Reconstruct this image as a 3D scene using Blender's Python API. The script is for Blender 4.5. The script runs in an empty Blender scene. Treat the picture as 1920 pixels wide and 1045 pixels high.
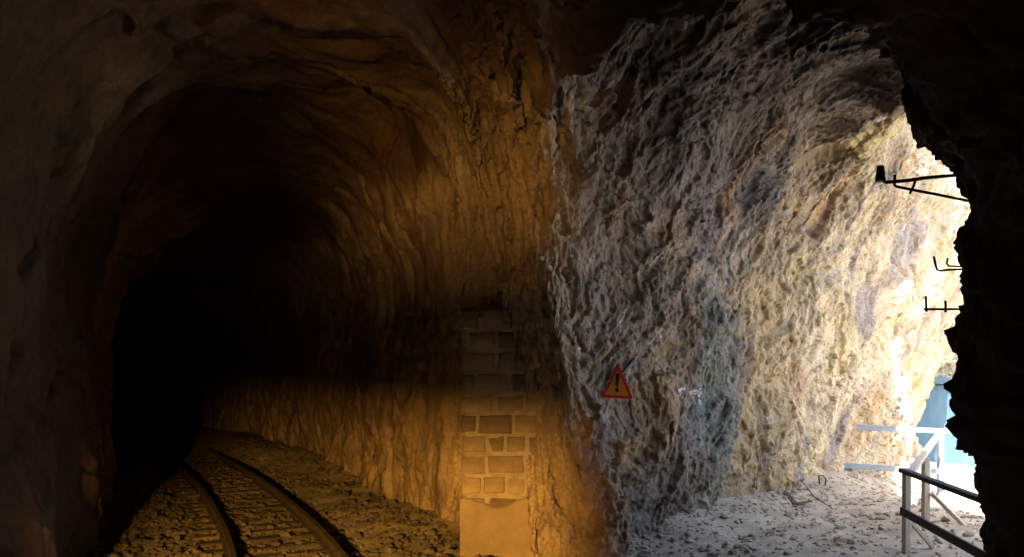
import bpy, math, random
import numpy as np
from mathutils import Vector, Matrix

random.seed(7)
rng = np.random.default_rng(11)
S = bpy.context.scene
COL = S.collection

# ------------------------------------------------------------------ camera
EYE = 2.0            # eye height above the gallery floor
FPX = 1400.0         # focal length in pixels of a 1920 px wide picture
cam = bpy.data.cameras.new('camera')
cam.sensor_width = 36.0
cam.lens = 36.0 * FPX / 1920.0
cam.shift_y = 177.5 / 1920.0
cam.clip_start = 0.05
cam.clip_end = 2000.0
camo = bpy.data.objects.new('camera', cam)
camo.location = (0, 0, EYE)
camo.rotation_euler = (math.radians(90), 0, 0)
COL.objects.link(camo)
S.camera = camo

# ------------------------------------------------------------------ sky and sun
SUN_H = Vector((-0.28, -0.96, 0)).normalized()
SUN_EL = math.radians(64)
world = bpy.data.worlds.new('World')
S.world = world
world.use_nodes = True
wn = world.node_tree
bg = wn.nodes['Background']
sky = wn.nodes.new('ShaderNodeTexSky')
sky.sky_type = 'NISHITA'
sky.sun_disc = False
sky.dust_density = 4.0
sky.ozone_density = 0.4
sky.sun_elevation = SUN_EL
sky.sun_rotation = math.atan2(SUN_H.x, SUN_H.y)
wn.links.new(sky.outputs[0], bg.inputs[0])
bg.inputs[1].default_value = 0.12
sun = bpy.data.lights.new('sun', 'SUN')
sun.energy = 3.2
sun.angle = math.radians(0.5)
sun.color = (1.0, 0.965, 0.92)
suno = bpy.data.objects.new('sun', sun)
to_sun = Vector((SUN_H.x * math.cos(SUN_EL), SUN_H.y * math.cos(SUN_EL), math.sin(SUN_EL)))
suno.rotation_euler = to_sun.to_track_quat('Z', 'Y').to_euler()
suno.location = to_sun * 60
COL.objects.link(suno)

S.view_settings.view_transform = 'Standard'
S.view_settings.look = 'None'
S.view_settings.gamma = 1.0
S.view_settings.exposure = 2.85
S.render.engine = 'CYCLES'
S.cycles.use_denoising = True
try:
    S.cycles.denoiser = 'OPENIMAGEDENOISE'
except Exception:
    pass
S.cycles.max_bounces = 8
S.cycles.diffuse_bounces = 6
S.cycles.sample_clamp_indirect = 6.0

# warm lamps standing in for the train's own lights on the tunnel wall (carriage out of view)
LAMP_LOW = 760.0
LAMP_HIGH = 215.0
LAMP_COLOR = (1.0, 0.49, 0.09)

# ------------------------------------------------------------------ helpers
def P(px, py, d):
    return Vector(((px - 960.0) / FPX * d, d, EYE + (700.0 - py) / FPX * d))

def G(px, py, z=0.0):
    d = (EYE - z) * FPX / (py - 700.0)
    return P(px, py, d)

def sstep(a, b, x):  # also runs downwards when a > b
    t = np.clip((x - a) / (b - a), 0, 1)
    return t * t * (3 - 2 * t)

_G = rng.normal(size=(64, 64, 64, 3)).astype(np.float32)
_G /= np.linalg.norm(_G, axis=-1, keepdims=True)

def pnoise(p):
    """gradient noise, p (N,3) -> (N,) about -0.7..0.7"""
    out = np.empty(len(p), np.float32)
    for c in range(0, len(p), 400000):
        q = p[c:c + 400000].astype(np.float32)
        i = np.floor(q)
        f = q - i
        i = i.astype(np.int32) & 63
        j = (i + 1) & 63
        u = f * f * f * (f * (f * 6 - 15) + 10)
        acc = np.zeros(len(q), np.float32)
        for dx in (0, 1):
            ix = j[:, 0] if dx else i[:, 0]
            wx = u[:, 0] if dx else 1 - u[:, 0]
            fx = f[:, 0] - dx
            for dy in (0, 1):
                iy = j[:, 1] if dy else i[:, 1]
                wy = u[:, 1] if dy else 1 - u[:, 1]
                fy = f[:, 1] - dy
                for dz in (0, 1):
                    iz = j[:, 2] if dz else i[:, 2]
                    wz = u[:, 2] if dz else 1 - u[:, 2]
                    g = _G[ix, iy, iz]
                    acc += wx * wy * wz * (g[:, 0] * fx + g[:, 1] * fy + g[:, 2] * (f[:, 2] - dz))
        out[c:c + 400000] = acc
    return out

def fbm(p, octaves=3, gain=0.5):
    a, s, r = 1.0, 1.0, 0
    for k in range(octaves):
        r = r + a * pnoise(p * s + 17.3 * k)
        a *= gain
        s *= 2.03
    return r

def tag(o, label=None, cat=None, group=None, kind=None):
    if label: o['label'] = label
    if cat: o['category'] = cat
    if group: o['group'] = group
    if kind: o['kind'] = kind
    return o

def empty(name, loc=(0, 0, 0), rot=(0, 0, 0)):
    o = bpy.data.objects.new(name, None)
    o.location = loc
    o.rotation_euler = rot
    o.empty_display_size = 0.1
    COL.objects.link(o)
    return o

def link(name, me, mat, parent=None, loc=None, rot=None):
    o = bpy.data.objects.new(name, me)
    if mat is not None and not me.materials:
        me.materials.append(mat)
    if parent: o.parent = parent
    if loc is not None: o.location = loc
    if rot is not None: o.rotation_euler = rot
    COL.objects.link(o)
    return o

def np_mesh(name, V, Q, smooth=True):
    me = bpy.data.meshes.new(name)
    k = Q.shape[1]
    me.vertices.add(len(V)); me.vertices.foreach_set('co', V.astype(np.float32).ravel())
    me.loops.add(Q.size); me.loops.foreach_set('vertex_index', Q.astype(np.int32).ravel())
    me.polygons.add(len(Q))
    me.polygons.foreach_set('loop_start', np.arange(0, Q.size, k, dtype=np.int32))
    me.update(calc_edges=True)
    me.polygons.foreach_set('use_smooth', np.full(len(Q), smooth))
    return me

class MB:
    """collects simple solids into one mesh"""
    def __init__(s): s.v = []; s.f = []
    def add(s, v, f):
        n = len(s.v); s.v += [tuple(x) for x in v]; s.f += [tuple(i + n for i in q) for q in f]
    def bar(s, a, b, w, h, up=(0, 0, 1), w2=None, h2=None):
        a = Vector(a); b = Vector(b); d = (b - a).normalized()
        x = d.cross(Vector(up))
        if x.length < 1e-3: x = d.cross(Vector((1, 0, 0)))
        x.normalize(); y = x.cross(d)
        w2 = w2 or w; h2 = h2 or h
        c = min(w, h) * 0.12
        vs = []
        for p, ww, hh in ((a, w, h), (b, w2, h2)):
            for sx, sy in ((-1, -1), (1, -1), (1, 1), (-1, 1)):
                vs.append(p + x * sx * (ww / 2 - c) + y * sy * (hh / 2))
                vs.append(p + x * sx * (ww / 2) + y * sy * (hh / 2 - c))
        # order each ring round the outline
        ring = [1, 0, 2, 3, 5, 4, 6, 7]
        A = ring; B = [r + 8 for r in ring]
        f = [tuple(reversed(A)), tuple(B)]
        for k in range(8): f.append((A[k], A[(k + 1) % 8], B[(k + 1) % 8], B[k]))
        s.add(vs, f)
    def tube(s, pts, r, n=8):
        pts = [Vector(p) for p in pts]
        rs = r if isinstance(r, (list, tuple)) else [r] * len(pts)
        vs = []; f = []
        prev = None
        for i, p in enumerate(pts):
            t = (pts[min(i + 1, len(pts) - 1)] - pts[max(i - 1, 0)]).normalized()
            if prev is None:
                x = t.cross(Vector((0, 0, 1)))
                if x.length < 1e-3: x = t.cross(Vector((1, 0, 0)))
            else:
                x = prev - t * prev.dot(t)
            x.normalize(); prev = x; y = t.cross(x)
            for k in range(n):
                a = 2 * math.pi * k / n
                vs.append(p + (x * math.cos(a) + y * math.sin(a)) * rs[i])
        for i in range(len(pts) - 1):
            for k in range(n):
                f.append((i * n + k, i * n + (k + 1) % n, (i + 1) * n + (k + 1) % n, (i + 1) * n + k))
        f.append(tuple(reversed(range(n)))); f.append(tuple(range((len(pts) - 1) * n, len(pts) * n)))
        s.add(vs, f)
    def prism(s, outline, t):
        """outline in x,z; extruded along y from -t/2 to t/2"""
        n = len(outline)
        vs = [(x, -t / 2, z) for x, z in outline] + [(x, t / 2, z) for x, z in outline]
        f = [tuple(range(n)), tuple(reversed(range(n, 2 * n)))]
        for k in range(n): f.append((k, n + k, n + (k + 1) % n, (k + 1) % n))
        s.add(vs, f)
    def build(s, name, mat, parent=None, smooth=False, **kw):
        me = bpy.data.meshes.new(name)
        me.from_pydata(s.v, [], s.f)
        me.update()
        if smooth:
            me.polygons.foreach_set('use_smooth', [True] * len(me.polygons))
        return link(name, me, mat, parent, **kw)

# ------------------------------------------------------------------ materials
def new_mat(name):
    m = bpy.data.materials.new(name); m.use_nodes = True
    nt = m.node_tree
    return m, nt, nt.nodes['Principled BSDF']

def nd(nt, t, **kw):
    n = nt.nodes.new(t)
    for k, v in kw.items(): setattr(n, k, v)
    return n

def noise_mat(name, c1, c2, scale=6.0, rough=0.85, bump=0.3, bscale=40.0, detail=6.0, metallic=0.0, stretch=(1, 1, 1), dist=0.02, spec=0.3):
    m, nt, b = new_mat(name)
    tc = nd(nt, 'ShaderNodeTexCoord'); mp = nd(nt, 'ShaderNodeMapping')
    mp.inputs['Scale'].default_value = stretch
    nt.links.new(tc.outputs['Object'], mp.inputs['Vector'])
    n1 = nd(nt, 'ShaderNodeTexNoise'); n1.inputs['Scale'].default_value = scale; n1.inputs['Detail'].default_value = detail
    n1.inputs['Roughness'].default_value = 0.65
    r = nd(nt, 'ShaderNodeValToRGB')
    r.color_ramp.elements[0].position = 0.32; r.color_ramp.elements[1].position = 0.68
    r.color_ramp.elements[0].color = (*c1, 1); r.color_ramp.elements[1].color = (*c2, 1)
    n2 = nd(nt, 'ShaderNodeTexNoise'); n2.inputs['Scale'].default_value = bscale; n2.inputs['Detail'].default_value = 8
    bm = nd(nt, 'ShaderNodeBump'); bm.inputs['Strength'].default_value = bump; bm.inputs['Distance'].default_value = dist
    nt.links.new(mp.outputs[0], n1.inputs['Vector']); nt.links.new(mp.outputs[0], n2.inputs['Vector'])
    nt.links.new(n1.outputs[0], r.inputs[0]); nt.links.new(r.outputs[0], b.inputs['Base Color'])
    nt.links.new(n2.outputs[0], bm.inputs['Height']); nt.links.new(bm.outputs[0], b.inputs['Normal'])
    b.inputs['Roughness'].default_value = rough; b.inputs['Metallic'].default_value = metallic
    b.inputs['Specular IOR Level'].default_value = spec
    return m

def rock_mat():
    m, nt, b = new_mat('rock')
    at = nd(nt, 'ShaderNodeAttribute', attribute_name='rockcol')
    bc = nd(nt, 'ShaderNodeAttribute', attribute_name='bed')       # bedding coordinates
    geo = nd(nt, 'ShaderNodeNewGeometry')
    # grain along the bedding
    n1 = nd(nt, 'ShaderNodeTexNoise'); n1.inputs['Scale'].default_value = 3.2; n1.inputs['Detail'].default_value = 9; n1.inputs['Roughness'].default_value = 0.68
    n2 = nd(nt, 'ShaderNodeTexNoise'); n2.inputs['Scale'].default_value = 26.0; n2.inputs['Detail'].default_value = 7; n2.inputs['Roughness'].default_value = 0.7
    nt.links.new(bc.outputs['Vector'], n1.inputs['Vector']); nt.links.new(geo.outputs['Position'], n2.inputs['Vector'])
    r1 = nd(nt, 'ShaderNodeMapRange'); r1.inputs[1].default_value = 0.3; r1.inputs[2].default_value = 0.7; r1.inputs[3].default_value = 0.55; r1.inputs[4].default_value = 1.4
    r2 = nd(nt, 'ShaderNodeMapRange'); r2.inputs[1].default_value = 0.3; r2.inputs[2].default_value = 0.7; r2.inputs[3].default_value = 0.7; r2.inputs[4].default_value = 1.3
    nt.links.new(n1.outputs[0], r1.inputs[0]); nt.links.new(n2.outputs[0], r2.inputs[0])
    mu = nd(nt, 'ShaderNodeMath', operation='MULTIPLY')
    nt.links.new(r1.outputs[0], mu.inputs[0]); nt.links.new(r2.outputs[0], mu.inputs[1])
    vm = nd(nt, 'ShaderNodeVectorMath', operation='SCALE')
    nt.links.new(at.outputs['Color'], vm.inputs[0]); nt.links.new(mu.outputs[0], vm.inputs['Scale'])
    nt.links.new(vm.outputs[0], b.inputs['Base Color'])
    n3 = nd(nt, 'ShaderNodeTexNoise'); n3.inputs['Scale'].default_value = 7.0; n3.inputs['Detail'].default_value = 10; n3.inputs['Roughness'].default_value = 0.7
    nt.links.new(bc.outputs['Vector'], n3.inputs['Vector'])
    b1 = nd(nt, 'ShaderNodeBump'); b1.inputs['Strength'].default_value = 0.55; b1.inputs['Distance'].default_value = 0.05
    b2 = nd(nt, 'ShaderNodeBump'); b2.inputs['Strength'].default_value = 0.6; b2.inputs['Distance'].default_value = 0.02
    nt.links.new(n3.outputs[0], b1.inputs['Height']); nt.links.new(n2.outputs[0], b2.inputs['Height'])
    nt.links.new(b1.outputs[0], b2.inputs['Normal']); nt.links.new(b2.outputs[0], b.inputs['Normal'])
    b.inputs['Roughness'].default_value = 0.78
    b.inputs['Specular IOR Level'].default_value = 0.35
    return m

M = {}
M['rock'] = rock_mat()
M['ground'] = noise_mat('ground_dust', (0.30, 0.25, 0.185), (0.52, 0.445, 0.34), 2.5, 0.95, 0.8, 30.0, 9.0, dist=0.03)
M['gravel'] = noise_mat('gravel_stone', (0.20, 0.165, 0.125), (0.52, 0.455, 0.36), 3.0, 0.85, 0.4, 50.0)
M['ballast'] = noise_mat('ballast_stone', (0.04, 0.035, 0.03), (0.17, 0.15, 0.125), 3.0, 0.85, 0.4, 50.0)
M['sleeper'] = noise_mat('old_sleeper_wood', (0.05, 0.04, 0.03), (0.13, 0.105, 0.08), 5.0, 0.9, 0.6, 14.0, stretch=(1, 8, 8))
M['rail'] = noise_mat('rail_steel', (0.09, 0.07, 0.05), (0.19, 0.16, 0.12), 8.0, 0.55, 0.2, 60.0, metallic=0.3)
M['block'] = noise_mat('cut_stone', (0.13, 0.095, 0.06), (0.27, 0.21, 0.15), 4.0, 0.9, 0.5, 35.0)
M['mortar'] = noise_mat('mortar', (0.21, 0.17, 0.12), (0.38, 0.33, 0.25), 5.0, 0.95, 0.5, 45.0)
M['plaster'] = noise_mat('old_plaster', (0.19, 0.145, 0.095), (0.32, 0.255, 0.18), 2.2, 0.9, 0.4, 25.0)
M['iron'] = noise_mat('black_iron', (0.012, 0.011, 0.010), (0.035, 0.028, 0.022), 12.0, 0.6, 0.3, 60.0, metallic=0.4)
M['pale_wood'] = noise_mat('pale_painted_timber', (0.40, 0.35, 0.28), (0.56, 0.51, 0.43), 5.0, 0.75, 0.3, 25.0, stretch=(5, 5, 1))
M['shaded_rail'] = noise_mat('shaded_timber', (0.03, 0.029, 0.028), (0.07, 0.066, 0.062), 5.0, 0.8, 0.3, 25.0)  # rail planks against the daylight: their shade is put into the base colour
M['concrete'] = noise_mat('concrete', (0.06, 0.12, 0.18), (0.10, 0.19, 0.27), 1.2, 0.9, 0.3, 12.0, stretch=(2, 2, 0.4))  # the blue of its open shade is put into the base colour
M['barrier'] = noise_mat('blue_grey_paint', (0.16, 0.20, 0.25), (0.24, 0.29, 0.34), 5.0, 0.7, 0.2, 25.0)
M['red'] = noise_mat('red_reflective', (0.42, 0.02, 0.012), (0.52, 0.03, 0.015), 5.0, 0.4, 0.05, 60.0)
M['amber'] = noise_mat('amber_reflective', (0.52, 0.19, 0.012), (0.62, 0.24, 0.02), 4.0, 0.4, 0.05, 60.0)
M['black'] = noise_mat('black_print', (0.012, 0.008, 0.014), (0.022, 0.014, 0.02), 5.0, 0.5, 0.05, 60.0)
M['white_paint'] = noise_mat('white_spray_paint', (0.34, 0.34, 0.35), (0.60, 0.60, 0.62), 20.0, 0.8, 0.4, 60.0)
M['bark'] = noise_mat('bark', (0.06, 0.045, 0.03), (0.14, 0.11, 0.08), 6.0, 0.9, 0.7, 30.0, stretch=(4, 4, 1))
M['leaf'] = noise_mat('leaf', (0.045, 0.09, 0.02), (0.10, 0.16, 0.04), 3.0, 0.6, 0.1, 20.0)
M['wire'] = noise_mat('rusty_wire', (0.05, 0.04, 0.035), (0.12, 0.09, 0.07), 20.0, 0.7, 0.2, 60.0)

def vary(m, lo, hi):
    nt = m.node_tree; b = nt.nodes['Principled BSDF']; src = b.inputs['Base Color'].links[0].from_socket
    oi = nd(nt, 'ShaderNodeObjectInfo'); mr = nd(nt, 'ShaderNodeMapRange'); mr.inputs[3].default_value = lo; mr.inputs[4].default_value = hi
    vm = nd(nt, 'ShaderNodeVectorMath', operation='SCALE')
    nt.links.new(oi.outputs['Random'], mr.inputs[0]); nt.links.new(src, vm.inputs[0]); nt.links.new(mr.outputs[0], vm.inputs['Scale'])
    nt.links.new(vm.outputs[0], b.inputs['Base Color'])
vary(M['block'], 0.7, 1.45); vary(M['sleeper'], 0.7, 1.5)

# ------------------------------------------------------------------ the rock: voids cut from the mountain, meshed
GA = np.array([1.46, 8.9]); GD = np.array([0.715, 0.70]); GN = np.array([0.70, -0.715])   # gallery's left wall line
TUN = np.array([  # x, y, half width, height
    [0.4, -7.0, 3.0, 4.8], [0.3, 0.0, 3.2, 4.8], [-0.1, 4.3, 3.3, 5.0], [-1.7, 6.9, 2.35, 5.15], [-2.9, 9.2, 1.98, 5.2],
    [-5.9, 15.0, 1.98, 4.9], [-9.0, 20.5, 1.98, 4.8], [-12.2, 23.9, 1.98, 4.8]])
_t = np.concatenate([np.linspace(i, i + 1, 24, endpoint=False) for i in range(len(TUN) - 1)] + [[len(TUN) - 1.0]])
TC = np.stack([np.interp(_t, np.arange(len(TUN)), TUN[:, k]) for k in range(4)], 1)

def arch(lat, z, hw, top, wall=2.0):
    ha = top - wall
    e = (((lat / hw) ** 2.5 + (np.maximum(z - wall, 0) / ha) ** 2.5) ** (1 / 2.5) - 1) * np.minimum(hw, ha)
    return np.where(z < wall, lat - hw, e)

def smin(a, b, k):
    h = np.clip(0.5 + 0.5 * (b - a) / k, 0, 1)
    return b + (a - b) * h - k * h * (1 - h)

def capsule(X, Y, Z, a, b, r):
    a = np.array(a, np.float32); b = np.array(b, np.float32); d = b - a
    t = np.clip(((X - a[0]) * d[0] + (Y - a[1]) * d[1] + (Z - a[2]) * d[2]) / (d @ d), 0, 1)
    return np.sqrt((X - a[0] - d[0] * t) ** 2 + (Y - a[1] - d[1] * t) ** 2 + (Z - a[2] - d[2] * t) ** 2) - r

HS = 0.075
gx = np.arange(-16.5, 16.0, HS, dtype=np.float32)
gy = np.arange(-6.5, 27.6, HS, dtype=np.float32)
gz = np.arange(-1.3, 8.2, HS, dtype=np.float32)

def void_field():
    XX, YY = np.meshgrid(gx, gy, indexing='ij')
    best = np.full(XX.shape, 1e9, np.float32); hw = np.zeros_like(best); top = np.zeros_like(best)
    for x, y, w, h in TC:
        d = np.hypot(XX - x, YY - y).astype(np.float32)
        m = d - 0.35 * w < best
        best = np.where(m, d - 0.35 * w, best); hw = np.where(m, w, hw); top = np.where(m, h, top)
    lat = best + 0.35 * hw
    # gallery
    rel = (XX - GA[0]) * GN[0] + (YY - GA[1]) * GN[1]
    s = (XX - GA[0]) * GD[0] + (YY - GA[1]) * GD[1]
    glat = np.abs(rel - 1.83)
    oA = (XX - 8.3) * 0.915 - (YY - 15.6) * 0.404
    oB = (XX - 8.2) * 0.81 - (YY - 15.5) * 0.59
    o2 = (XX - 4.9) * 0.75 + (YY - 6.8) * 0.66
    F = np.empty((len(gx), len(gy), len(gz)), np.float32)
    for k, z in enumerate(gz):
        t = arch(lat, z, hw, top)
        g = arch(glat, z, 1.83, 6.1, 2.3)
        g = np.maximum(g, -2.0 - s)
        o = np.maximum(np.maximum(-oA, -oB + min(max(0.28 * (z - 2.3), -0.55), 0.6)), -o2 + 0.05 * z)
        f = smin(smin(t, g, 0.35), o, 0.4)
        # leaning rib of rock on the front of the pillar
        c = capsule(XX, YY, z, (0.34, 8.17, 2.9), (0.84, 8.15, -0.3), 0.46)
        f = np.maximum(f, -c) * 1.0
        F[:, :, k] = f + (0.30 * sstep(3.2, 4.2, z) - 0.20 * sstep(2.45, 1.8, z)) * np.exp(-((XX - 3.2) ** 2 + (YY - 5.4) ** 2) / 1.6)
    return F

F = void_field()
F[0, :, :] = np.maximum(F[0, :, :], 0.05)
F[:, 0, :] = 0.5
BED_G = np.array([0.60, 0.52, -0.62]); BED_G /= np.linalg.norm(BED_G)
BED_T = np.array([-0.46, 0.85, 0.25]); BED_T /= np.linalg.norm(BED_T)

def bed_coords(p):
    """coordinates with the bedding normal first, squeezed so grain runs along the beds"""
    w = sstep(-0.8, 0.9, p[:, 0] - 0.10 * (p[:, 1] - 8.5))[:, None]
    out = np.zeros((len(p), 3), np.float32)
    for B, ww in ((BED_G, w), (BED_T, 1 - w)):
        t1 = np.cross(B, (0, 0, 1)); t1 /= np.linalg.norm(t1)
        t2 = np.cross(t1, B)
        out += ww * np.stack([p @ B, p @ t1, p @ t2], 1)
    return out

band = np.argwhere(np.abs(F) < 0.75)
bp = np.stack([gx[band[:, 0]], gy[band[:, 1]], gz[band[:, 2]]], 1)
bc = bed_coords(bp)
nz = 0.42 * pnoise(bp * 0.45 + 3.1) + 0.26 * pnoise(bc * np.array([1.1, 0.7, 0.7], np.float32) + 9.0) \
    - 0.24 * np.abs(pnoise(bc * np.array([2.0, 1.0, 1.1], np.float32) + 31.0)) + 0.06
wide = sstep(-16.2, -15.8, bp[:, 0])
F[band[:, 0], band[:, 1], band[:, 2]] -= nz * wide
del bp, bc, nz, band

def surface_nets(F):
    neg = F < 0
    nx, ny, nzz = F.shape
    cnt = np.zeros((nx - 1, ny - 1, nzz - 1), np.int8)
    for i in (0, 1):
        for j in (0, 1):
            for k in (0, 1):
                cnt += neg[i:nx - 1 + i, j:ny - 1 + j, k:nzz - 1 + k]
    act = np.argwhere((cnt > 0) & (cnt < 8))
    idx = np.full(cnt.shape, -1, np.int32)
    idx[act[:, 0], act[:, 1], act[:, 2]] = np.arange(len(act), dtype=np.int32)
    acc = np.zeros((len(act), 3), np.float32); num = np.zeros(len(act), np.float32)
    corners = [(i, j, k) for i in (0, 1) for j in (0, 1) for k in (0, 1)]
    for a in corners:
        for ax in range(3):
            if a[ax]: continue
            b = list(a); b[ax] = 1
            va = F[act[:, 0] + a[0], act[:, 1] + a[1], act[:, 2] + a[2]]
            vb = F[act[:, 0] + b[0], act[:, 1] + b[1], act[:, 2] + b[2]]
            m = (va < 0) != (vb < 0)
            t = np.where(m, va / np.where(m, va - vb, 1), 0)
            p = np.array(a, np.float32)[None].repeat(len(act), 0); p[:, ax] = t
            acc += p * m[:, None]; num += m
    V = (act + acc / num[:, None]) * HS + np.array([gx[0], gy[0], gz[0]], np.float32)
    Q = []
    for ax in range(3):
        sl0 = [slice(None)] * 3; sl1 = [slice(None)] * 3
        sl0[ax] = slice(0, -1); sl1[ax] = slice(1, None)
        e = np.argwhere(neg[tuple(sl0)] != neg[tuple(sl1)])
        u, v = (ax + 1) % 3, (ax + 2) % 3
        dims = cnt.shape
        ok = (e[:, u] > 0) & (e[:, u] < dims[u]) & (e[:, v] > 0) & (e[:, v] < dims[v])
        e = e[ok]
        flip = neg[e[:, 0], e[:, 1], e[:, 2]]
        q = []
        for du, dv in ((-1, -1), (0, -1), (0, 0), (-1, 0)):
            c = e.copy(); c[:, u] += du; c[:, v] += dv
            q.append(idx[c[:, 0], c[:, 1], c[:, 2]])
        q = np.stack(q, 1)
        q[flip] = q[flip][:, ::-1]
        Q.append(q)
    return V, np.concatenate(Q)

RV, RQ = surface_nets(F)
del F

def subdivide(V, Q):
    n = len(V)
    E = np.stack([Q, np.roll(Q, -1, 1)], 2).reshape(-1, 2)
    E.sort(1)
    key = E[:, 0].astype(np.int64) * n + E[:, 1]
    uk, inv = np.unique(key, return_inverse=True)
    ea = uk // n; eb = uk % n
    EV = (V[ea] + V[eb]) / 2
    FV = V[Q].mean(1)
    ei = (inv.reshape(-1, 4) + n)
    fi = np.arange(len(Q)) + n + len(uk)
    NQ = np.empty((len(Q), 4, 4), np.int32)
    for k in range(4):
        NQ[:, k, 0] = Q[:, k]; NQ[:, k, 1] = ei[:, k]; NQ[:, k, 2] = fi; NQ[:, k, 3] = ei[:, k - 1]
    return np.concatenate([V, EV, FV]).astype(np.float32), NQ.reshape(-1, 4)

def vnormals(V, Q):
    n = np.cross(V[Q[:, 2]] - V[Q[:, 0]], V[Q[:, 3]] - V[Q[:, 1]])
    N = np.zeros_like(V)
    for k in range(4):
        for c in range(3):
            N[:, c] += np.bincount(Q[:, k], n[:, c], len(V))
    return N / np.maximum(np.linalg.norm(N, axis=1, keepdims=True), 1e-9)

NV = vnormals(RV, RQ)
_n0 = len(RV)
RV, RQ = subdivide(RV, RQ)
NV = vnormals(RV, RQ)
_w = (RV[:, 1] > 9.5) & (RV[:, 0] > 2.5) & (RV[:, 0] < 5) & (RV[:, 1] < 13) & (RV[:, 2] < 2.5)
if (NV[_w] * (np.array([0, 0, 2], np.float32) - RV[_w])).sum() < 0:      # normals point into the open
    NV = -NV; RQ = RQ[:, ::-1].copy()
RB = bed_coords(RV)
A_ = lambda a, b, c: np.array([a, b, c], np.float32)
gal = sstep(0.2, 1.4, RV[:, 0])        # the gallery is rougher than the water-worn tunnel wall
wob = np.stack([pnoise(RV * 0.9 + 50), pnoise(RV * 0.9 + 60), pnoise(RV * 0.9 + 70)], 1) * 0.55
RW = RB + wob
def facets(p, seed):
    """broken rock: every cell of a jittered lattice has its own height and tilt"""
    g = np.random.default_rng(seed)
    J = g.random((32, 32, 32, 3)).astype(np.float32); T = g.normal(0, 0.5, (32, 32, 32, 4)).astype(np.float32)
    out = np.empty(len(p), np.float32)
    for c in range(0, len(p), 300000):
        q = p[c:c + 300000].astype(np.float32); i = np.floor(q).astype(np.int32)
        bd = np.full(len(q), 1e9, np.float32); h = np.zeros(len(q), np.float32)
        for dx in (-1, 0, 1):
            for dy in (-1, 0, 1):
                for dz in (-1, 0, 1):
                    k = i + np.array([dx, dy, dz], np.int32); m = k & 31
                    r = q - k - J[m[:, 0], m[:, 1], m[:, 2]]
                    d = (r * r).sum(1); w = d < bd
                    t = T[m[w, 0], m[w, 1], m[w, 2]]
                    bd[w] = d[w]; h[w] = t[:, 3] * 0.6 + (t[:, :3] * r[w]).sum(1)
        out[c:c + 300000] = h
    return out
f0 = facets(RW * A_(0.95, 0.5, 0.42) + 4, 8)
f1 = facets(RW * A_(2.0, 1.3, 1.1), 3)
f2 = facets(RW * A_(5.6, 3.9, 3.6) + 9, 4)
d1 = np.abs(pnoise(RW * A_(2.6, 1.5, 1.3)))
d2 = np.abs(pnoise(RW * A_(6.0, 3.6, 3.0) + 5.0))
d3 = pnoise(RW * A_(13, 8, 7) + 2.0)
d4 = np.abs(pnoise(RV * 11.0))
d5 = pnoise(RV * 22.0)
disp = 0.13 * d1 + 0.02 * d2 + 0.05 * d3 + 0.00 * d4 + 0.03 * d5 - 0.07 + 0.06 * f0 + 0.07 * f1 + 0.04 * f2
disp *= 0.55 + 0.45 * gal
# upright cracks in the tunnel wall
ck = np.abs(pnoise(RB * A_(1.1, 0.35, 0.5) + 77.0))
disp -= (1 - gal) * 0.12 * (1 - sstep(0.0, 0.03, ck))
RN0 = NV
sgn = 1.0
RV = (RV + NV * (disp * sgn)[:, None]).astype(np.float32)
NV = vnormals(RV, RQ)

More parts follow.
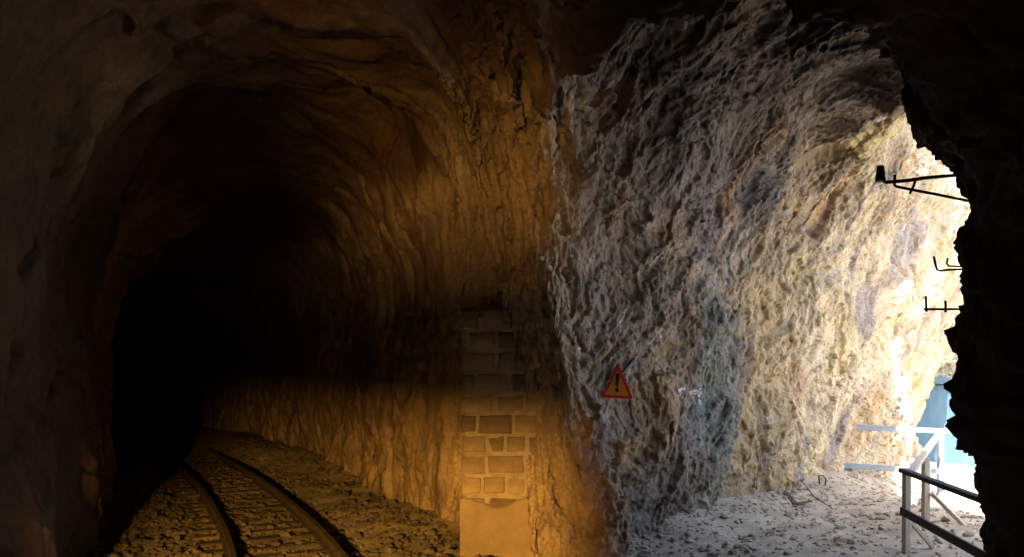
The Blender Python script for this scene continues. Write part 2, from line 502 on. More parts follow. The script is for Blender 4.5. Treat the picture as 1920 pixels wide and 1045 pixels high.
# colour of the stone, with shade painted in last: beds, ochre zones, water stains, lime runs
def rock_colour():
    p = RV
    n1 = fbm(p * 0.55 + 4.0, 3); n2 = fbm(RB * A_(1.6, 0.6, 0.5), 3); n3 = pnoise(RB * A_(6.0, 1.2, 1.0) + 40.0)
    n4 = fbm(p * 2.2 + 11.0, 3)
    s = (p[:, 0] - GA[0]) * GD[0] + (p[:, 1] - GA[1]) * GD[1]
    z = p[:, 2]
    grey = A_(0.15, 0.13, 0.117); tan = A_(0.27, 0.21, 0.145); ochre = A_(0.46, 0.33, 0.15); cream = A_(0.60, 0.50, 0.34)
    blue = A_(0.135, 0.13, 0.145); green = A_(0.155, 0.17, 0.145); brown = A_(0.20, 0.13, 0.075); lime = A_(0.52, 0.51, 0.50)
    def mix(a, b, t): return a + (b - a) * np.clip(t, 0, 1)[:, None]
    c = mix(grey[None], tan, 0.5 + 1.1 * n1)
    c = mix(c, brown[None], sstep(0.12, 0.45, n2) * 0.8)
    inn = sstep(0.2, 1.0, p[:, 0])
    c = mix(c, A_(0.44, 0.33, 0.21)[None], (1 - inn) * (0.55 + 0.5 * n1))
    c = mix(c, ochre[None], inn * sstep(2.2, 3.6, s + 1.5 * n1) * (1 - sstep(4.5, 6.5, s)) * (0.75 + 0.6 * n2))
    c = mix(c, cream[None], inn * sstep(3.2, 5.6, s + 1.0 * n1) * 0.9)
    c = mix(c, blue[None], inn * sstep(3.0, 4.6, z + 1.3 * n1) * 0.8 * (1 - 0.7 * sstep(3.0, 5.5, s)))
    n5 = fbm(RW * A_(1.0, 0.5, 0.42) + 80.0, 3); n6 = fbm(RW * A_(1.3, 0.5, 0.4) + 120.0, 3)
    c = mix(c, A_(0.34, 0.20, 0.09)[None], inn * sstep(0.10, 0.42, n5) * 0.6)
    c = mix(c, A_(0.22, 0.19, 0.195)[None], inn * sstep(0.10, 0.42, n6) * 0.7)
    c = mix(c, A_(0.50, 0.42, 0.20)[None], inn * sstep(0.12, 0.5, -n5) * sstep(2.5, 5.0, s) * 0.7)
    st = 1.9 - 0.05 * z + 0.5 * n1 + 0.9 * n2
    c = mix(c, green[None], inn * (1 - sstep(0.35, 0.75, np.abs(s - st))) * (1 - sstep(2.2, 3.6, z + n1)) * 0.75)
    c = mix(c, lime[None], sstep(0.30, 0.50, n3) * (0.30 + 0.25 * inn))
    c = mix(c, brown[None] * 0.6, sstep(0.30, 0.6, n4) * 0.6)
    # shade painted into the stone: wide tunnel, its crown, left wall, inner gallery vault
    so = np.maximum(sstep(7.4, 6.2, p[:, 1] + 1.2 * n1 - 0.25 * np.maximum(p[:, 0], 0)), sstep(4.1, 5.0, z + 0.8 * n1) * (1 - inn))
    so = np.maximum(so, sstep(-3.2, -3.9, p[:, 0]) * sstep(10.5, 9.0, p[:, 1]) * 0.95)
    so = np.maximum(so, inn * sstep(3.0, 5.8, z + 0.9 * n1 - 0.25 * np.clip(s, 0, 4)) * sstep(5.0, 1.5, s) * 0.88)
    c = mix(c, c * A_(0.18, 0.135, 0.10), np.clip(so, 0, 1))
    return np.clip(c, 0.012, 0.75)

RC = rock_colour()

def region_of(c):
    s = (c[:, 0] - GA[0]) * GD[0] + (c[:, 1] - GA[1]) * GD[1]
    r = np.zeros(len(c), np.int8)                                  # 0 tunnel
    r[(c[:, 0] > 1.6) & (s > -0.6)] = 1                            # gallery
    r[(c[:, 0] > 1.6) & (s <= -0.6) | ((c[:, 0] > 2.4) & (c[:, 1] < 8.6) & (c[:, 2] < 6.5) & (c[:, 1] < 6.6 + 0.5 * (c[:, 0] - 3.0)))] = 2
    o1 = (c[:, 0] - 8.2) * 0.87 - (c[:, 1] - 15.5) * 0.5
    r[((c[:, 0] > 7.6) & (c[:, 1] > 15.0) & (o1 > -1.2)) & (s > 8.6)] = 3
    r[(c[:, 0] > -0.75) & (c[:, 0] <= 1.6) & (c[:, 1] > 7.2)] = 4
    return r

REG = region_of(RV[RQ].mean(1))
names = {0: ('tunnel_rock_wall', 'brown bedded rock wall and vault of the railway tunnel'),
         1: ('gallery_rock_wall', 'daylit streaked rock wall and vault of the side gallery'),
         2: ('rock_corner', 'rock corner beside the gallery opening, its shade painted black'),
         3: ('rock_cliff', 'sun bleached white cliff outside the gallery mouth'),
         4: ('rock_pillar', 'leaning grey rock pillar between tunnel and side gallery')}
ROCKS = []
for r, (nm, lab) in names.items():
    q = RQ[REG == r]
    ids, inv = np.unique(q, return_inverse=True)
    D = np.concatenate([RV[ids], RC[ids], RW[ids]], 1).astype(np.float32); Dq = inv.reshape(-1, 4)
    if r in (1, 4):                     # seen close and in full light: dice once more; rim kept straight so it stays shut
        D, Dq = subdivide(D, Dq)
        E = np.sort(np.stack([Dq, np.roll(Dq, -1, 1)], 2).reshape(-1, 2), 1)
        key, cn = np.unique(E[:, 0].astype(np.int64) * len(D) + E[:, 1], return_counts=True)
        rim = np.ones(len(D), np.float32); k1 = key[cn == 1]; rim[k1 // len(D)] = 0; rim[k1 % len(D)] = 0
        nn = vnormals(np.ascontiguousarray(D[:, :3]), Dq)
        h = 0.018 * facets(D[:, 6:9] * A_(15, 9.5, 8.5), 21) + 0.02 * pnoise(D[:, 6:9] * A_(30, 13, 12)) + 0.014 * pnoise(D[:, :3] * 43.0)
        D[:, :3] += nn * (h * rim)[:, None]
    me = np_mesh(nm, D[:, :3], Dq)
    ids = D
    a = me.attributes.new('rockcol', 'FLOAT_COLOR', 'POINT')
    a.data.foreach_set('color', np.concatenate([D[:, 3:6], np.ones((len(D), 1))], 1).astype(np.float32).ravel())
    a = me.attributes.new('bed', 'FLOAT_VECTOR', 'POINT')
    a.data.foreach_set('vector', (D[:, 6:9] * A_(1.5, 0.8, 0.7)).astype(np.float32).ravel())
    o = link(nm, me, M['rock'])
    tag(o, lab, kind='structure')
    ROCKS.append(o)

def hit_rock(px, py):
    o = Vector((0, 0, EYE)); d = (P(px, py, 1.0) - o).normalized()
    best = None
    for r in ROCKS:
        ok, loc, n, _ = r.ray_cast(o, d)
        if ok and (best is None or (loc - o).length < (best[0] - o).length): best = (loc.copy(), n.copy())
    return best if best else (P(px, py, 10), Vector((0, -1, 0)))

# ------------------------------------------------------------------ ground
TRK = [G(640, 1045), G(560, 960), G(480, 897), G(400, 850), G(350, 830)]
RAILR = [Vector((1.15, -5.5, 0)), Vector((0.9, 0, 0)), Vector((-0.35, 4.3, 0))] + TRK + [Vector((-11.4, 24.0, 0))]
GAUGE = 1.02

def resample(pts, step):
    # Catmull-Rom through the points, then even steps
    out = []
    n = len(pts)
    for i in range(n - 1):
        p0, p1, p2, p3 = pts[max(i - 1, 0)], pts[i], pts[i + 1], pts[min(i + 2, n - 1)]
        for k in range(24):
            t = k / 24
            out.append(0.5 * ((2 * p1) + (p2 - p0) * t + (2 * p0 - 5 * p1 + 4 * p2 - p3) * t * t + (3 * p1 - p0 - 3 * p2 + p3) * t ** 3))
    out.append(pts[-1])
    res = [out[0]]; acc = 0
    for a, b in zip(out, out[1:]):
        L = (b - a).length
        while acc + L >= step:
            a = a.lerp(b, (step - acc) / L); res.append(a.copy()); L = (b - a).length; acc = 0
        acc += L
    return res

RR = resample(RAILR, 0.15)
def side(pts, off):
    o = []
    for i, p in enumerate(pts):
        t = (pts[min(i + 1, len(pts) - 1)] - pts[max(i - 1, 0)]).normalized()
        o.append(p + Vector((-t.y, t.x, 0)) * off)
    return o
CL = side(RR, GAUGE / 2 + 0.035)
CLN = np.array([(p.x, p.y) for p in CL[::3]], np.float32)

def track_dist(x, y):
    d = np.full(x.shape, 1e9, np.float32)
    for cx, cy in CLN: d = np.minimum(d, np.hypot(x - cx, y - cy))
    return d

def ground_z(x, y):
    x = np.asarray(x, np.float32); y = np.asarray(y, np.float32)
    td = track_dist(x, y)
    z = -0.09 * (1 - sstep(0.75, 1.35, td))
    p = np.stack([x.ravel(), y.ravel(), np.zeros(x.size, np.float32)], 1)
    z = z + (0.10 * pnoise(p * 0.6 + 7.0) + 0.05 * pnoise(p * 2.1) + 0.025 * pnoise(p * 6.0)).reshape(x.shape) * sstep(0.4, 1.2, td)
    # debris banked up at the foot of the gallery wall
    rel = (x - GA[0]) * GN[0] + (y - GA[1]) * GN[1]; s = (x - GA[0]) * GD[0] + (y - GA[1]) * GD[1]
    z = z + 0.22 * (1 - sstep(-0.2, 0.9, rel)) * sstep(0.0, 1.0, s) * (1 - sstep(8.0, 10, s))
    o1 = (x - 8.2) * 0.87 - (y - 15.5) * 0.5
    z = z - 0.45 * sstep(-1.0, 0.8, o1) * sstep(11.5, 14.0, y)
    z = z - 0.8 * sstep(1.0, 4.0, o1) - 3.5 * sstep(6.0, 40.0, np.hypot(x - 8, y - 12)) * (o1 > 0)
    return z

def graded(lo, hi, step, far):
    a = list(np.arange(lo, hi, step)); s = step; v = hi
    up = []
    while v < far: up.append(v); s *= 1.35; v += s
    up.append(far)
    s = step; v = lo; dn = []
    while v > -far: s *= 1.35; v -= s; dn.append(max(v, -far))
    return np.array(dn[::-1] + a + up, np.float32)
ax, ay = graded(-13, 15, 0.07, 900.0), graded(-6, 26, 0.07, 900.0)
XX, YY = np.meshgrid(ax, ay, indexing='ij')
ZZ = ground_z(XX, YY)
fine = np.stack([XX.ravel(), YY.ravel(), np.zeros(XX.size, np.float32)], 1)
ZZ += (0.02 * pnoise(fine * 9.0 + 3) + 0.012 * np.abs(pnoise(fine * 17.0))).reshape(XX.shape)
ii = np.arange(XX.size).reshape(XX.shape)
Q = np.stack([ii[:-1, :-1], ii[1:, :-1], ii[1:, 1:], ii[:-1, 1:]], -1).reshape(-1, 4)
gm = np_mesh('ground', np.stack([XX.ravel(), YY.ravel(), ZZ.ravel()], 1), Q)
ground = tag(link('ground', gm, M['ground']), 'dusty brown gravel floor of tunnel and side gallery', kind='structure')

def gz_at(x, y): return float(ground_z(np.array([x], np.float32), np.array([y], np.float32))[0])

# loose stones ------------------------------------------------------
_ico = None
def stone_mesh(seed):
    import bmesh
    bm = bmesh.new(); bmesh.ops.create_icosphere(bm, subdivisions=1, radius=1.0)
    r = random.Random(seed)
    for v in bm.verts: v.co *= 0.7 + 0.55 * r.random()
    v = np.array([x.co[:] for x in bm.verts], np.float32); f = np.array([[y.index for y in x.verts] for x in bm.faces], np.int32)
    bm.free(); return v, f
STONES = [stone_mesh(k) for k in range(8)]

def scatter(name, mat, xs, ys, sizes, sink=0.25):
    zs = ground_z(xs, ys)
    Vs, Fs = [], []; n = 0
    for i in range(len(xs)):
        v, f = STONES[i % 8]
        a = rng.uniform(0, 2 * math.pi, 3)
        R = np.array(Matrix.Rotation(a[0], 3, 'X') @ Matrix.Rotation(a[1], 3, 'Z'), np.float32)
        w = (v * A_(1, rng.uniform(0.6, 1), rng.uniform(0.45, 0.8))) @ R.T * sizes[i]
        w[:, 2] = w[:, 2] * 0.8
        Vs.append(w + A_(xs[i], ys[i], zs[i] + sizes[i] * (0.5 - sink))); Fs.append(f + n); n += len(v)
    return link(name, np_mesh(name, np.concatenate(Vs), np.concatenate(Fs), False), mat)

N = 15000
t = rng.random(N); ci = (rng.random(N) ** 1.3 * (len(CL) - 1) * 0.85 + 0.12 * len(CL)).astype(int).clip(0, len(CL) - 1)
off = rng.uniform(-2.1, 2.1, N)
cx = np.array([p.x for p in CL]); cy = np.array([p.y for p in CL])
tx = np.gradient(cx); ty = np.gradient(cy); L = np.hypot(tx, ty); tx /= L; ty /= L
bx = cx[ci] - ty[ci] * off + rng.normal(0, 0.05, N); by = cy[ci] + tx[ci] * off + rng.normal(0, 0.05, N)
keep = (by > 6.5) & (by < 20)
bx, by = bx[keep].astype(np.float32), by[keep].astype(np.float32)
tag(scatter('ballast', M['ballast'], bx, by, rng.gamma(3.0, 0.010, len(bx)).clip(0.014, 0.085)), 'loose broken ballast stones around the railway track', 'ballast', kind='stuff')
N = 5200
s_ = rng.uniform(-1.0, 9.5, N); r_ = rng.random(N) ** 1.5 * 4.2
px_ = (GA[0] + s_ * GD[0] + r_ * GN[0]).astype(np.float32); py_ = (GA[1] + s_ * GD[1] + r_ * GN[1]).astype(np.float32)
tag(scatter('gravel', M['gravel'], px_, py_, rng.gamma(2.0, 0.010, N).clip(0.008, 0.07)), 'small pale gravel strewn on the gallery floor', 'gravel', kind='stuff')

# ------------------------------------------------------------------ railway track
track = tag(empty('railway_track', (CL[60].x, CL[60].y, -0.1)), 'narrow railway track curving away into the dark tunnel', 'railway track')
inv = Vector((-CL[60].x, -CL[60].y, 0.1))
def rail_mesh(pts):
    prof = [(-0.06, -0.07), (0.06, -0.07), (0.06, -0.058), (0.012, -0.045), (0.012, 0.02), (0.036, 0.03), (0.036, 0.058), (0.030, 0.065),
            (-0.030, 0.065), (-0.036, 0.058), (-0.036, 0.03), (-0.012, 0.02), (-0.012, -0.045), (-0.06, -0.058)]
    k = len(prof); V = []; Fq = []
    for i, p in enumerate(pts):
        t = (pts[min(i + 1, len(pts) - 1)] - pts[max(i - 1, 0)]).normalized(); nrm = Vector((-t.y, t.x, 0))
        for a, b in prof: V.append(p + nrm * a + Vector((0, 0, b)) + inv)
        if i:
            for j in range(k): Fq.append(((i - 1) * k + j, (i - 1) * k + (j + 1) % k, i * k + (j + 1) % k, i * k + j))
    me = bpy.data.meshes.new('rail'); me.from_pydata([tuple(v) for v in V], [], Fq); me.update(); return me
for pts in (RR, side(RR, GAUGE + 0.07)):
    link('rail', rail_mesh(pts), M['rail'], track)
mb = MB(); mb.bar((-0.88, 0, 0), (0.88, 0, 0), 0.19, 0.14)
sl = mb.build('sleeper', M['sleeper'], track)
first = True
for i in range(0, len(CL), 3):
    p = CL[i]
    if p.y < 4 or p.y > 22: continue
    t = (CL[min(i + 1, len(CL) - 1)] - CL[i - 1]).normalized()
    o = sl if first else sl.copy()
    if not first: COL.objects.link(o)
    first = False
    o.location = Vector((p.x + random.uniform(-.03, .03), p.y, -0.135 + random.uniform(-.012, .012))) + inv
    o.rotation_euler = (random.uniform(-.03, .03), 0, math.atan2(t.x, -t.y) + math.pi / 2 * 0 + random.uniform(-.03, .03))
    o.rotation_euler.z = math.atan2(t.y, t.x) + math.pi / 2 + random.uniform(-.03, .03)

# ------------------------------------------------------------------ masonry pier on the pillar
MX0, MX1, MY = -0.55, 0.36, 8.10
pier = tag(empty('masonry_pier', ((MX0 + MX1) / 2, MY, 0)), 'pier of cut stone blocks in pale mortar against the rock pillar', 'masonry')
def local(p): return Vector(p) - pier.location
def block_mesh(w, h, dep, seed):
    r = random.Random(seed); b = 0.018
    jit = {(a, c): (r.uniform(-.010, .012), r.uniform(-.008, .012)) for a in (-1, 1) for c in (-1, 1)}
    vs = []
    for y, g in ((0, b), (b, 0), (dep, 0)):
        for sx, sz in ((-1, -1), (1, -1), (1, 1), (-1, 1)):
            jx, jz = jit[(sx, sz)]
            vs.append((sx * (w / 2 - g * r.uniform(.5, 2.0) - jx), y + (r.uniform(-.010, .010) if y == 0 else 0), sz * (h / 2 - g * r.uniform(.5, 2.0) - jz)))
    vs.append((r.uniform(-.1, .1) * w, -r.uniform(.004, .016), r.uniform(-.1, .1) * h))
    f = [(12, 0, 1), (12, 1, 2), (12, 2, 3), (12, 3, 0)]
    for k in (0, 4):
        for j in range(4): f.append((k + j, k + 4 + j, k + 4 + (j + 1) % 4, k + (j + 1) % 4))
    me = bpy.data.meshes.new('stone_block'); me.from_pydata(vs, [], [tuple(reversed(q)) for q in f]); me.update(); return me
core = MB()
core.bar((0, 0.184, -0.3), (0, 0.184, 2.6), MX1 - MX0, 0.34, up=(0, 1, 0))
core.build('mortar_core', M['mortar'], pier)
z = 0.45; row = 0
while z < 2.55:
    h = random.uniform(0.18, 0.225)
    x = MX0 - 0.02 + (0.0 if row % 2 else -0.12)
    while x < MX1:
        w = random.uniform(0.17, 0.42)
        a, b = max(x, MX0 + 0.004), min(x + w, MX1 - 0.004)
        if b - a > 0.07:
            link('stone_block', block_mesh(b - a, h, 0.12, row * 50 + int(x * 100)), M['block'], pier, loc=local(((a + b) / 2, MY - 0.004 + random.uniform(0, .012), z + h / 2)))
        x += w + 0.028
    z += h + 0.028; row += 1
# plaster skirt with a ragged top
n = 26; vs = []; fq = []
for i in range(n + 1):
    x = MX0 - 0.012 + (MX1 - MX0 + 0.024) * i / n
    zt = 0.60 + 0.05 * math.sin(i * 0.33 + 1.0) + random.uniform(-.012, .012)
    for k, zz in enumerate((-0.3, zt * 0.5, zt - 0.03, zt)):
        yy = MY - (0.045, 0.04 + random.uniform(-.006, .006), 0.03, 0.012)[k]
        vs.append(local((x, yy, zz)))
    vs.append(local((x, MY + 0.05, zt)))
    if i:
        for k in range(4): fq.append(((i - 1) * 5 + k, i * 5 + k, i * 5 + k + 1, (i - 1) * 5 + k + 1))
me = bpy.data.meshes.new('plaster_skirt'); me.from_pydata([tuple(v) for v in vs], [], fq); me.update()
me.polygons.foreach_set('use_smooth', [True] * len(me.polygons))
link('plaster_skirt', me, M['plaster'], pier)

# ------------------------------------------------------------------ warning sign
loc, nrm = hit_rock(1157, 715)
sd = loc.y - 0.14
sp = P(1157, 722, sd)
sign = tag(empty('warning_sign', sp, (0, math.radians(3), math.radians(4))), 'amber triangular warning sign with red border and black exclamation mark', 'sign')
px2m = sd / FPX
def tri(scale, rr, n=5):
    pts = []
    cs = [(-31, -25), (32, -25), (-1, 44)]
    cx_, cy_ = 0, -2
    cs = [((x - cx_) * scale + cx_, (y - cy_) * scale + cy_) for x, y in cs]
    for i in range(3):
        p = Vector(cs[i]); a = (Vector(cs[i - 1]) - p).normalized(); b = (Vector(cs[(i + 1) % 3]) - p).normalized()
        for k in range(n + 1):
            t = k / n
            q = (p + a * rr * (1 - t) ** 1 * 1.0).lerp(p + b * rr * t, t)
            q = (1 - t) ** 2 * (p + a * rr) + 2 * t * (1 - t) * p + t * t * (p + b * rr)
            pts.append((q.x * px2m, q.y * px2m))
    return pts
mb = MB(); mb.prism(tri(1.0, 7), 0.012); mb.build('sign_plate', M['red'], sign)
mb = MB(); mb.prism(tri(0.70, 3), 0.006); mb.build('sign_face', M['amber'], sign, loc=(0, -0.008, -0.008))
mb = MB(); mb.prism([(x * px2m, z * px2m) for x, z in ((-4, 19), (-3, 21.5), (0, 22.5), (3, 21.5), (4, 19), (2, -1), (0, -2.5), (-2, -1))], 0.004)
mb.build('exclamation_stroke', M['black'], sign, loc=(0, -0.014, -0.004))
mb = MB(); mb.prism([(4 * math.cos(a * math.pi / 6) * px2m, (-9 + 4 * math.sin(a * math.pi / 6)) * px2m) for a in range(12)], 0.004)
mb.build('exclamation_dot', M['black'], sign, loc=(0, -0.014, -0.004))
mb = MB(); mb.bar(P(1163, 703, sd + .02) - sp, P(1190, 672, sd + 0.30) - sp, 0.035, 0.035); mb.build('mounting_bar', M['iron'], sign)
mb = MB(); mb.bar(Vector((0, 0.012, 0.0)), Vector((0, 0.35, 0.02)), 0.03, 0.03); mb.build('wall_stub', M['iron'], sign)

# white paint mark on the rock -------------------------------------------------
def paint_patch(name, poly, label):
    vs = []; fs = []
    n = 7
    for i in range(n):
        for j in range(n):
            u, v = i / (n - 1), j / (n - 1)
            a = Vector(poly[0]).lerp(Vector(poly[1]), u); b = Vector(poly[3]).lerp(Vector(poly[2]), u)
            q = a.lerp(b, v) + Vector((random.uniform(-1, 1), random.uniform(-1, 1)))
            l, nn = hit_rock(q.x, q.y)
            vs.append(tuple(l + (Vector((0, 0, EYE)) - l).normalized() * 0.012))
    for i in range(n - 1):
        for j in range(n - 1):
            if random.random() < 0.72: fs.append((i * n + j, (i + 1) * n + j, (i + 1) * n + j + 1, i * n + j + 1))
    return vs, fs
mv, mf = [], []
for poly in ([(1271, 730), (1284, 727), (1287, 745), (1275, 748)], [(1292, 734), (1315, 728), (1317, 738), (1294, 741)], [(1307, 738), (1317, 736), (1318, 760), (1310, 760)]):
    v, f = paint_patch('mark', poly, '')
    k = len(mv); mv += v; mf += [tuple(i + k for i in q) for q in f]
me = bpy.data.meshes.new('painted_mark'); me.from_pydata(mv, [], mf); me.update()
tag(link('painted_mark', me, M['white_paint']), 'smudged white painted mark on the gallery rock wall', 'paint mark')

# iron spike in the rock above the pillar
l, nn = hit_rock(1166, 370)
d = l.y - 0.06
sk = tag(empty('iron_spike', P(1166, 370, d)), 'short iron spike sticking out of the rock above the pillar', 'spike')
mb = MB(); mb.bar(P(1146, 360, d - .05) - sk.location, P(1182, 377, d + 0.15) - sk.location, 0.02, 0.02); mb.build('shaft', M['iron'], sk)
mb = MB(); mb.bar(P(1180, 376, d + .06) - sk.location, P(1192, 366, d + 0.2) - sk.location, 0.016, 0.016); mb.build('prong', M['iron'], sk)

# ------------------------------------------------------------------ cable brackets on the dark corner
BD = 6.3
def bracket(label, anchor, parts):
    b = tag(empty('cable_bracket', P(*anchor, BD)), label, 'bracket', 'old cable brackets on the dark rock corner')
    for nm, pts, r in parts:
        mb = MB(); mb.tube([P(x, y, BD + (dd if len(q) > 2 else 0)) - b.location for q in pts for x, y, dd in [(q[0], q[1], q[2] if len(q) > 2 else 0)]], r)
        mb.build(nm, M['iron'], b)
    return b
b = bracket('largest black iron cable bracket carrying an insulator, above the hooks', (1750, 340),
    [('arm', [(1654, 338), (1662, 342), (1700, 339), (1735, 334), (1800, 328, .15)], 0.016),
     ('brace', [(1678, 328), (1677, 347), (1681, 350), (1715, 357), (1752, 364), (1820, 378, .15)], 0.013),
     ('link', [(1717, 335), (1714, 347), (1706, 363)], 0.011)])
mb = MB(); q = P(1651, 326, BD) - b.location
u = BD / FPX
mb.tube([q + Vector((0, 0, z * u)) for z in (-15, -13, 8, 13, 15)], [9 * u, 9.5 * u, 7 * u, 6.6 * u, 5 * u], 12)
mb.build('insulator', M['iron'], b, smooth=False)
bracket('bent iron hook bracket, middle one of three on the rock corner', (1790, 500),
    [('hook', [(1751, 481), (1754, 496), (1757, 506), (1763, 508), (1780, 506), (1840, 504, .2)], 0.010),
     ('pin', [(1777, 484), (1775, 494), (1779, 499), (1800, 500, .1)], 0.008)])
bracket('straight iron bracket with two upright pins, lowest on the rock corner', (1790, 580),
    [('arm', [(1732, 580), (1785, 580), (1850, 580, .2)], 0.010), ('pin', [(1736, 556), (1737, 585)], 0.010), ('pin', [(1773, 564), (1773, 586)], 0.010)])

# ------------------------------------------------------------------ railings
def on_ground(v): return Vector((v[0], v[1], gz_at(v[0], v[1])))
p1 = Vector((4.47, 8.46, 0)); p2 = Vector((5.54, 10.0, 0)); p3 = Vector((8.32, 14.5, -0.35)); p0 = Vector((4.20, 6.3, 0)); pw = Vector((7.05, 15.8, 0))
HR = 0.87
up = lambda p, z: Vector((p.x, p.y, z))
r1 = tag(empty('railing', p1), 'short timber railing with planks coloured as in shade on pale posts beside the rock corner', 'railing')
def part(par, name, a, b, w, h, mat):
    mb = MB(); mb.bar(Vector(a) - par.location, Vector(b) - par.location, w, h); return mb.build(name, mat, par)
part(r1, 'post', up(p1, -0.15), up(p1, HR), 0.075, 0.075, M['pale_wood'])
part(r1, 'post', up(p0, -0.15), up(p0, HR), 0.075, 0.075, M['pale_wood'])
part(r1, 'top_rail', up(p1, HR + .02) + (p1 - p0).normalized() * .06 + Vector((-.02, 0, 0)), up(p0, HR - .03) - (p1 - p0).normalized() * .3, 0.09, 0.05, M['shaded_rail'])
part(r1, 'mid_rail', up(p1, 0.44) + Vector((-.06, 0, 0)), up(p0, 0.37) + Vector((-.06, 0, 0)), 0.03, 0.09, M['shaded_rail'])
part(r1, 'brace', up(p1, 0.33) + Vector((.06, 0.06, 0)), Vector((4.82, 8.55, 0.0)), 0.045, 0.045, M['pale_wood'])
r2 = tag(empty('railing', p2), 'pale timber railing running from the near post towards daylight', 'railing')
part(r2, 'post', up(p2, -0.2), up(p2, HR), 0.085, 0.085, M['pale_wood'])
part(r2, 'top_rail', up(p1, HR - .03) + Vector((.10, .12, 0)), up(p3, HR + .05) + Vector((-.15, -.3, 0)), 0.09, 0.05, M['pale_wood'])
part(r2, 'brace', up(p2, 0.40) + Vector((.05, -.05, 0)), Vector((5.9, 9.6, -0.05)), 0.05, 0.05, M['pale_wood'])
r3 = tag(empty('railing', p3), 'white timber barrier across the gallery mouth, fixed to the rock wall', 'railing')
part(r3, 'post', up(p3, -0.7), up(p3, HR + .05), 0.11, 0.11, M['barrier'])
wl = hit_rock(1585, 800)[0]; wm = hit_rock(1575, 873)[0]
part(r3, 'top_rail', wl + Vector((-.1, .1, 0)), up(p3, HR) + Vector((0.6, -.5, 0)), 0.05, 0.10, M['barrier'])
part(r3, 'mid_rail', wm + Vector((-.1, .1, 0)), up(p3, 0.10) + Vector((0.6, -.5, 0)), 0.05, 0.10, M['barrier'])

# ------------------------------------------------------------------ debris on the gallery floor
def gp(px, py, dz=0.02):
    g = G(px, py); return Vector((g.x, g.y, gz_at(g.x, g.y) + dz))
db = tag(empty('scrap_wire', gp(1490, 950)), 'loop of rusty wire with a bent strap lying on the gravel', 'wire')
mb = MB(); mb.tube([gp(x, y, z) - db.location for x, y, z in ((1473, 946, .06), (1480, 935, .12), (1497, 932, .14), (1512, 940, .10), (1526, 946, .04), (1560, 955, .02))], 0.008, 6); mb.build('loop', M['wire'], db, smooth=True)
mb = MB(); mb.bar(gp(1473, 946, .05) - db.location, gp(1492, 956, .03) - db.location, 0.07, 0.02); mb.bar(gp(1492, 956, .03) - db.location, gp(1514, 953, .05) - db.location, 0.07, 0.02); mb.build('strap', M['wire'], db)
db = tag(empty('bent_rod', gp(1542, 922)), 'small bent iron rod standing up by the wall foot', 'rod')
mb = MB(); mb.tube([gp(x, y, 0) - db.location for x, y in ()] or [gp(1545, 928, z) + Vector((x, 0, 0)) - db.location for x, z in ((-.07, .02), (-.09, .16), (-.02, .17), (.03, .10), (.02, .0))], 0.012, 6); mb.build('rod', M['wire'], db, smooth=True)

# ------------------------------------------------------------------ outside: concrete wall, railing, trees
cw = tag(empty('concrete_wall', (12.6, 22.0, -1.5)), 'pale bluish concrete retaining wall outside the gallery mouth', 'wall')
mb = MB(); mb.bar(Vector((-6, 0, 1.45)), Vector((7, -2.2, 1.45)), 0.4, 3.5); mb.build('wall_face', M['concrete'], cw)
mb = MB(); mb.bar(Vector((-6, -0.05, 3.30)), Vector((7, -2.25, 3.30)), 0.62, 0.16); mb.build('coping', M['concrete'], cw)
gr = tag(empty('parapet_railing', (12.6, 22.0, 1.88)), 'white metal railing on top of the concrete wall', 'railing')
dirw = Vector((13, -2.2, 0)).normalized()
for k in range(-5, 7):
    a = dirw * (k * 1.1) + Vector((0, 0.0, 0)); a.y -= 0.0
    a.y = -(a.x + 6) * 2.2 / 13 + 0.0
    part(gr, 'post', gr.location + Vector((a.x, a.y, -0.01)), gr.location + Vector((a.x, a.y, 0.9)), 0.05, 0.05, M['pale_wood'])
for zz in (0.45, 0.9):
    part(gr, 'rail', gr.location + Vector((-6, 0, zz)), gr.location + Vector((7, -2.2, zz)), 0.05, 0.05, M['pale_wood'])

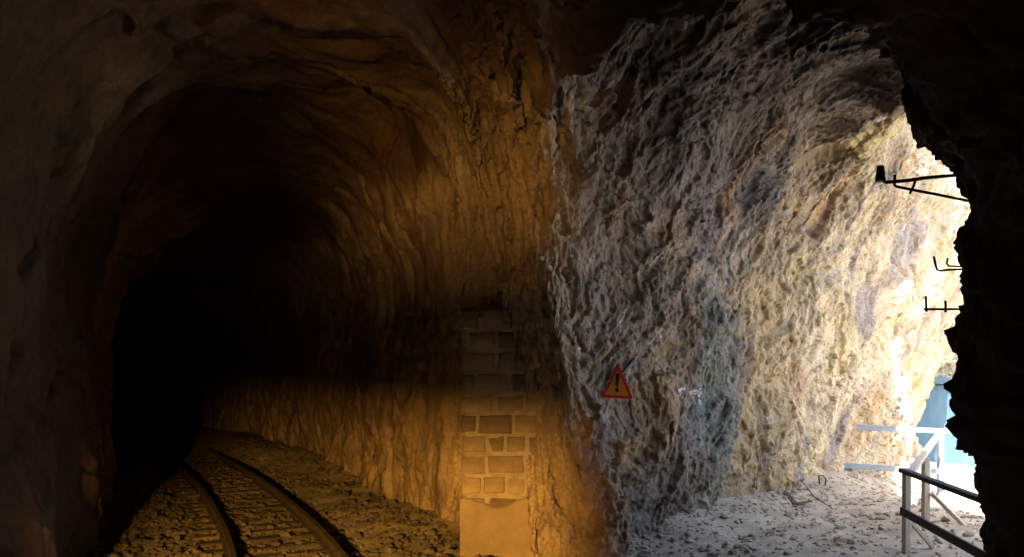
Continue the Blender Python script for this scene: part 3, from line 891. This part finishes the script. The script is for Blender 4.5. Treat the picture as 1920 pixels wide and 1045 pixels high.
def tree(loc, h, r, label, seed):
    rr = random.Random(seed); g = np.random.default_rng(seed)
    t = tag(empty('tree', loc), label, 'tree', 'trees beyond the concrete wall')
    mb = MB(); mb.tube([(0, 0, -.4), (.05, .02, h * .3), (-.04, .06, h * .6), (0, 0, h * .9)], [.14, .11, .07, .02], 8)
    tips = []
    for k in range(9):
        a = rr.uniform(0, 6.28); z0 = h * rr.uniform(.3, .7); e = Vector((math.cos(a) * r * .8, math.sin(a) * r * .8, z0 + h * rr.uniform(.1, .28)))
        mb.tube([(0, 0, z0), tuple(e * .5 + Vector((0, 0, z0 * .5))), tuple(e)], [.05, .035, .012], 6); tips.append(e)
    mb.build('trunk', M['bark'], t, smooth=True)
    c = np.concatenate([g.normal(0, 1, (260, 3)) * A_(.34 * r, .34 * r, .10 * h) + np.array(e) for e in tips] + [g.normal(0, 1, (700, 3)) * A_(.45 * r, .45 * r, .16 * h) + A_(0, 0, h * .72)])
    n = len(c); u = g.normal(size=(n, 3)); u /= np.linalg.norm(u, axis=1, keepdims=True); w = np.cross(u, g.normal(size=(n, 3))); w /= np.linalg.norm(w, axis=1, keepdims=True)
    s = g.uniform(.06, .13, (n, 1))
    V = np.stack([c - u * s, c + w * s * .5, c + u * s, c - w * s * .5], 1).reshape(-1, 3)
    link('crown', np_mesh('crown', V, np.arange(n * 4).reshape(-1, 4), False), M['leaf'], t)
tree((13.6, 24.5, gz_at(13.6, 24.5)), 6.5, 2.2, 'leafy green tree standing just behind the concrete wall', 1)
tree((17.5, 28.0, gz_at(17.5, 28.0)), 7.5, 2.6, 'taller green tree farther behind the concrete wall', 2)
tree((15.5, 31.0, gz_at(15.5, 31.0)), 8.5, 2.8, 'farthest tall green tree on the slope behind the concrete wall', 3)

# ------------------------------------------------------------------ warm stand-ins for the train's lights, hoods added to shape the beams
def lamp(name, loc, aim, watts, size, w, h, dep, label):
    """a lamp in a rectangular hood open to the front; the hood's edges cut the beam"""
    loc = Vector(loc); q = (Vector(aim) - loc).to_track_quat('-Z', 'Y')
    t = empty(name, loc); t.rotation_mode = 'QUATERNION'; t.rotation_quaternion = q
    tag(t, label, 'lamp', 'stand-in train lamps')
    me = bpy.data.meshes.new('hood')
    b = 0.10
    V = [(-w, -h, -dep), (w, -h, -dep), (w, h, -dep), (-w, h, -dep), (-w, -h, b), (w, -h, b), (w, h, b), (-w, h, b)]
    me.from_pydata(V, [], [(0, 1, 5, 4), (1, 2, 6, 5), (2, 3, 7, 6), (3, 0, 4, 7), (4, 5, 6, 7)]); me.update()
    link('hood', me, M['iron'], t)  # added box that trims the beam, not a known part of the train
    l = bpy.data.lights.new(name + '_light', 'POINT'); l.energy = watts; l.shadow_soft_size = size; l.color = LAMP_COLOR
    lo = bpy.data.objects.new(name + '_light', l); lo.parent = t; COL.objects.link(lo)
# low lamp: the added level lid keeps the light below eye height
lamp('carriage_lamp', (-1.5, -0.6, 1.75), (-1.74, 8.0, 0.20), LAMP_LOW, 0.028, 0.110, 0.050, 0.40, 'lower warm lamp standing in for the train lights, hood added')
lamp('carriage_lamp', (-1.2, -0.7, 2.5), (-0.85, 8.2, 4.5), LAMP_HIGH, 0.035, 0.070, 0.046, 0.40, 'upper warm lamp standing in for the train lights, hood added')
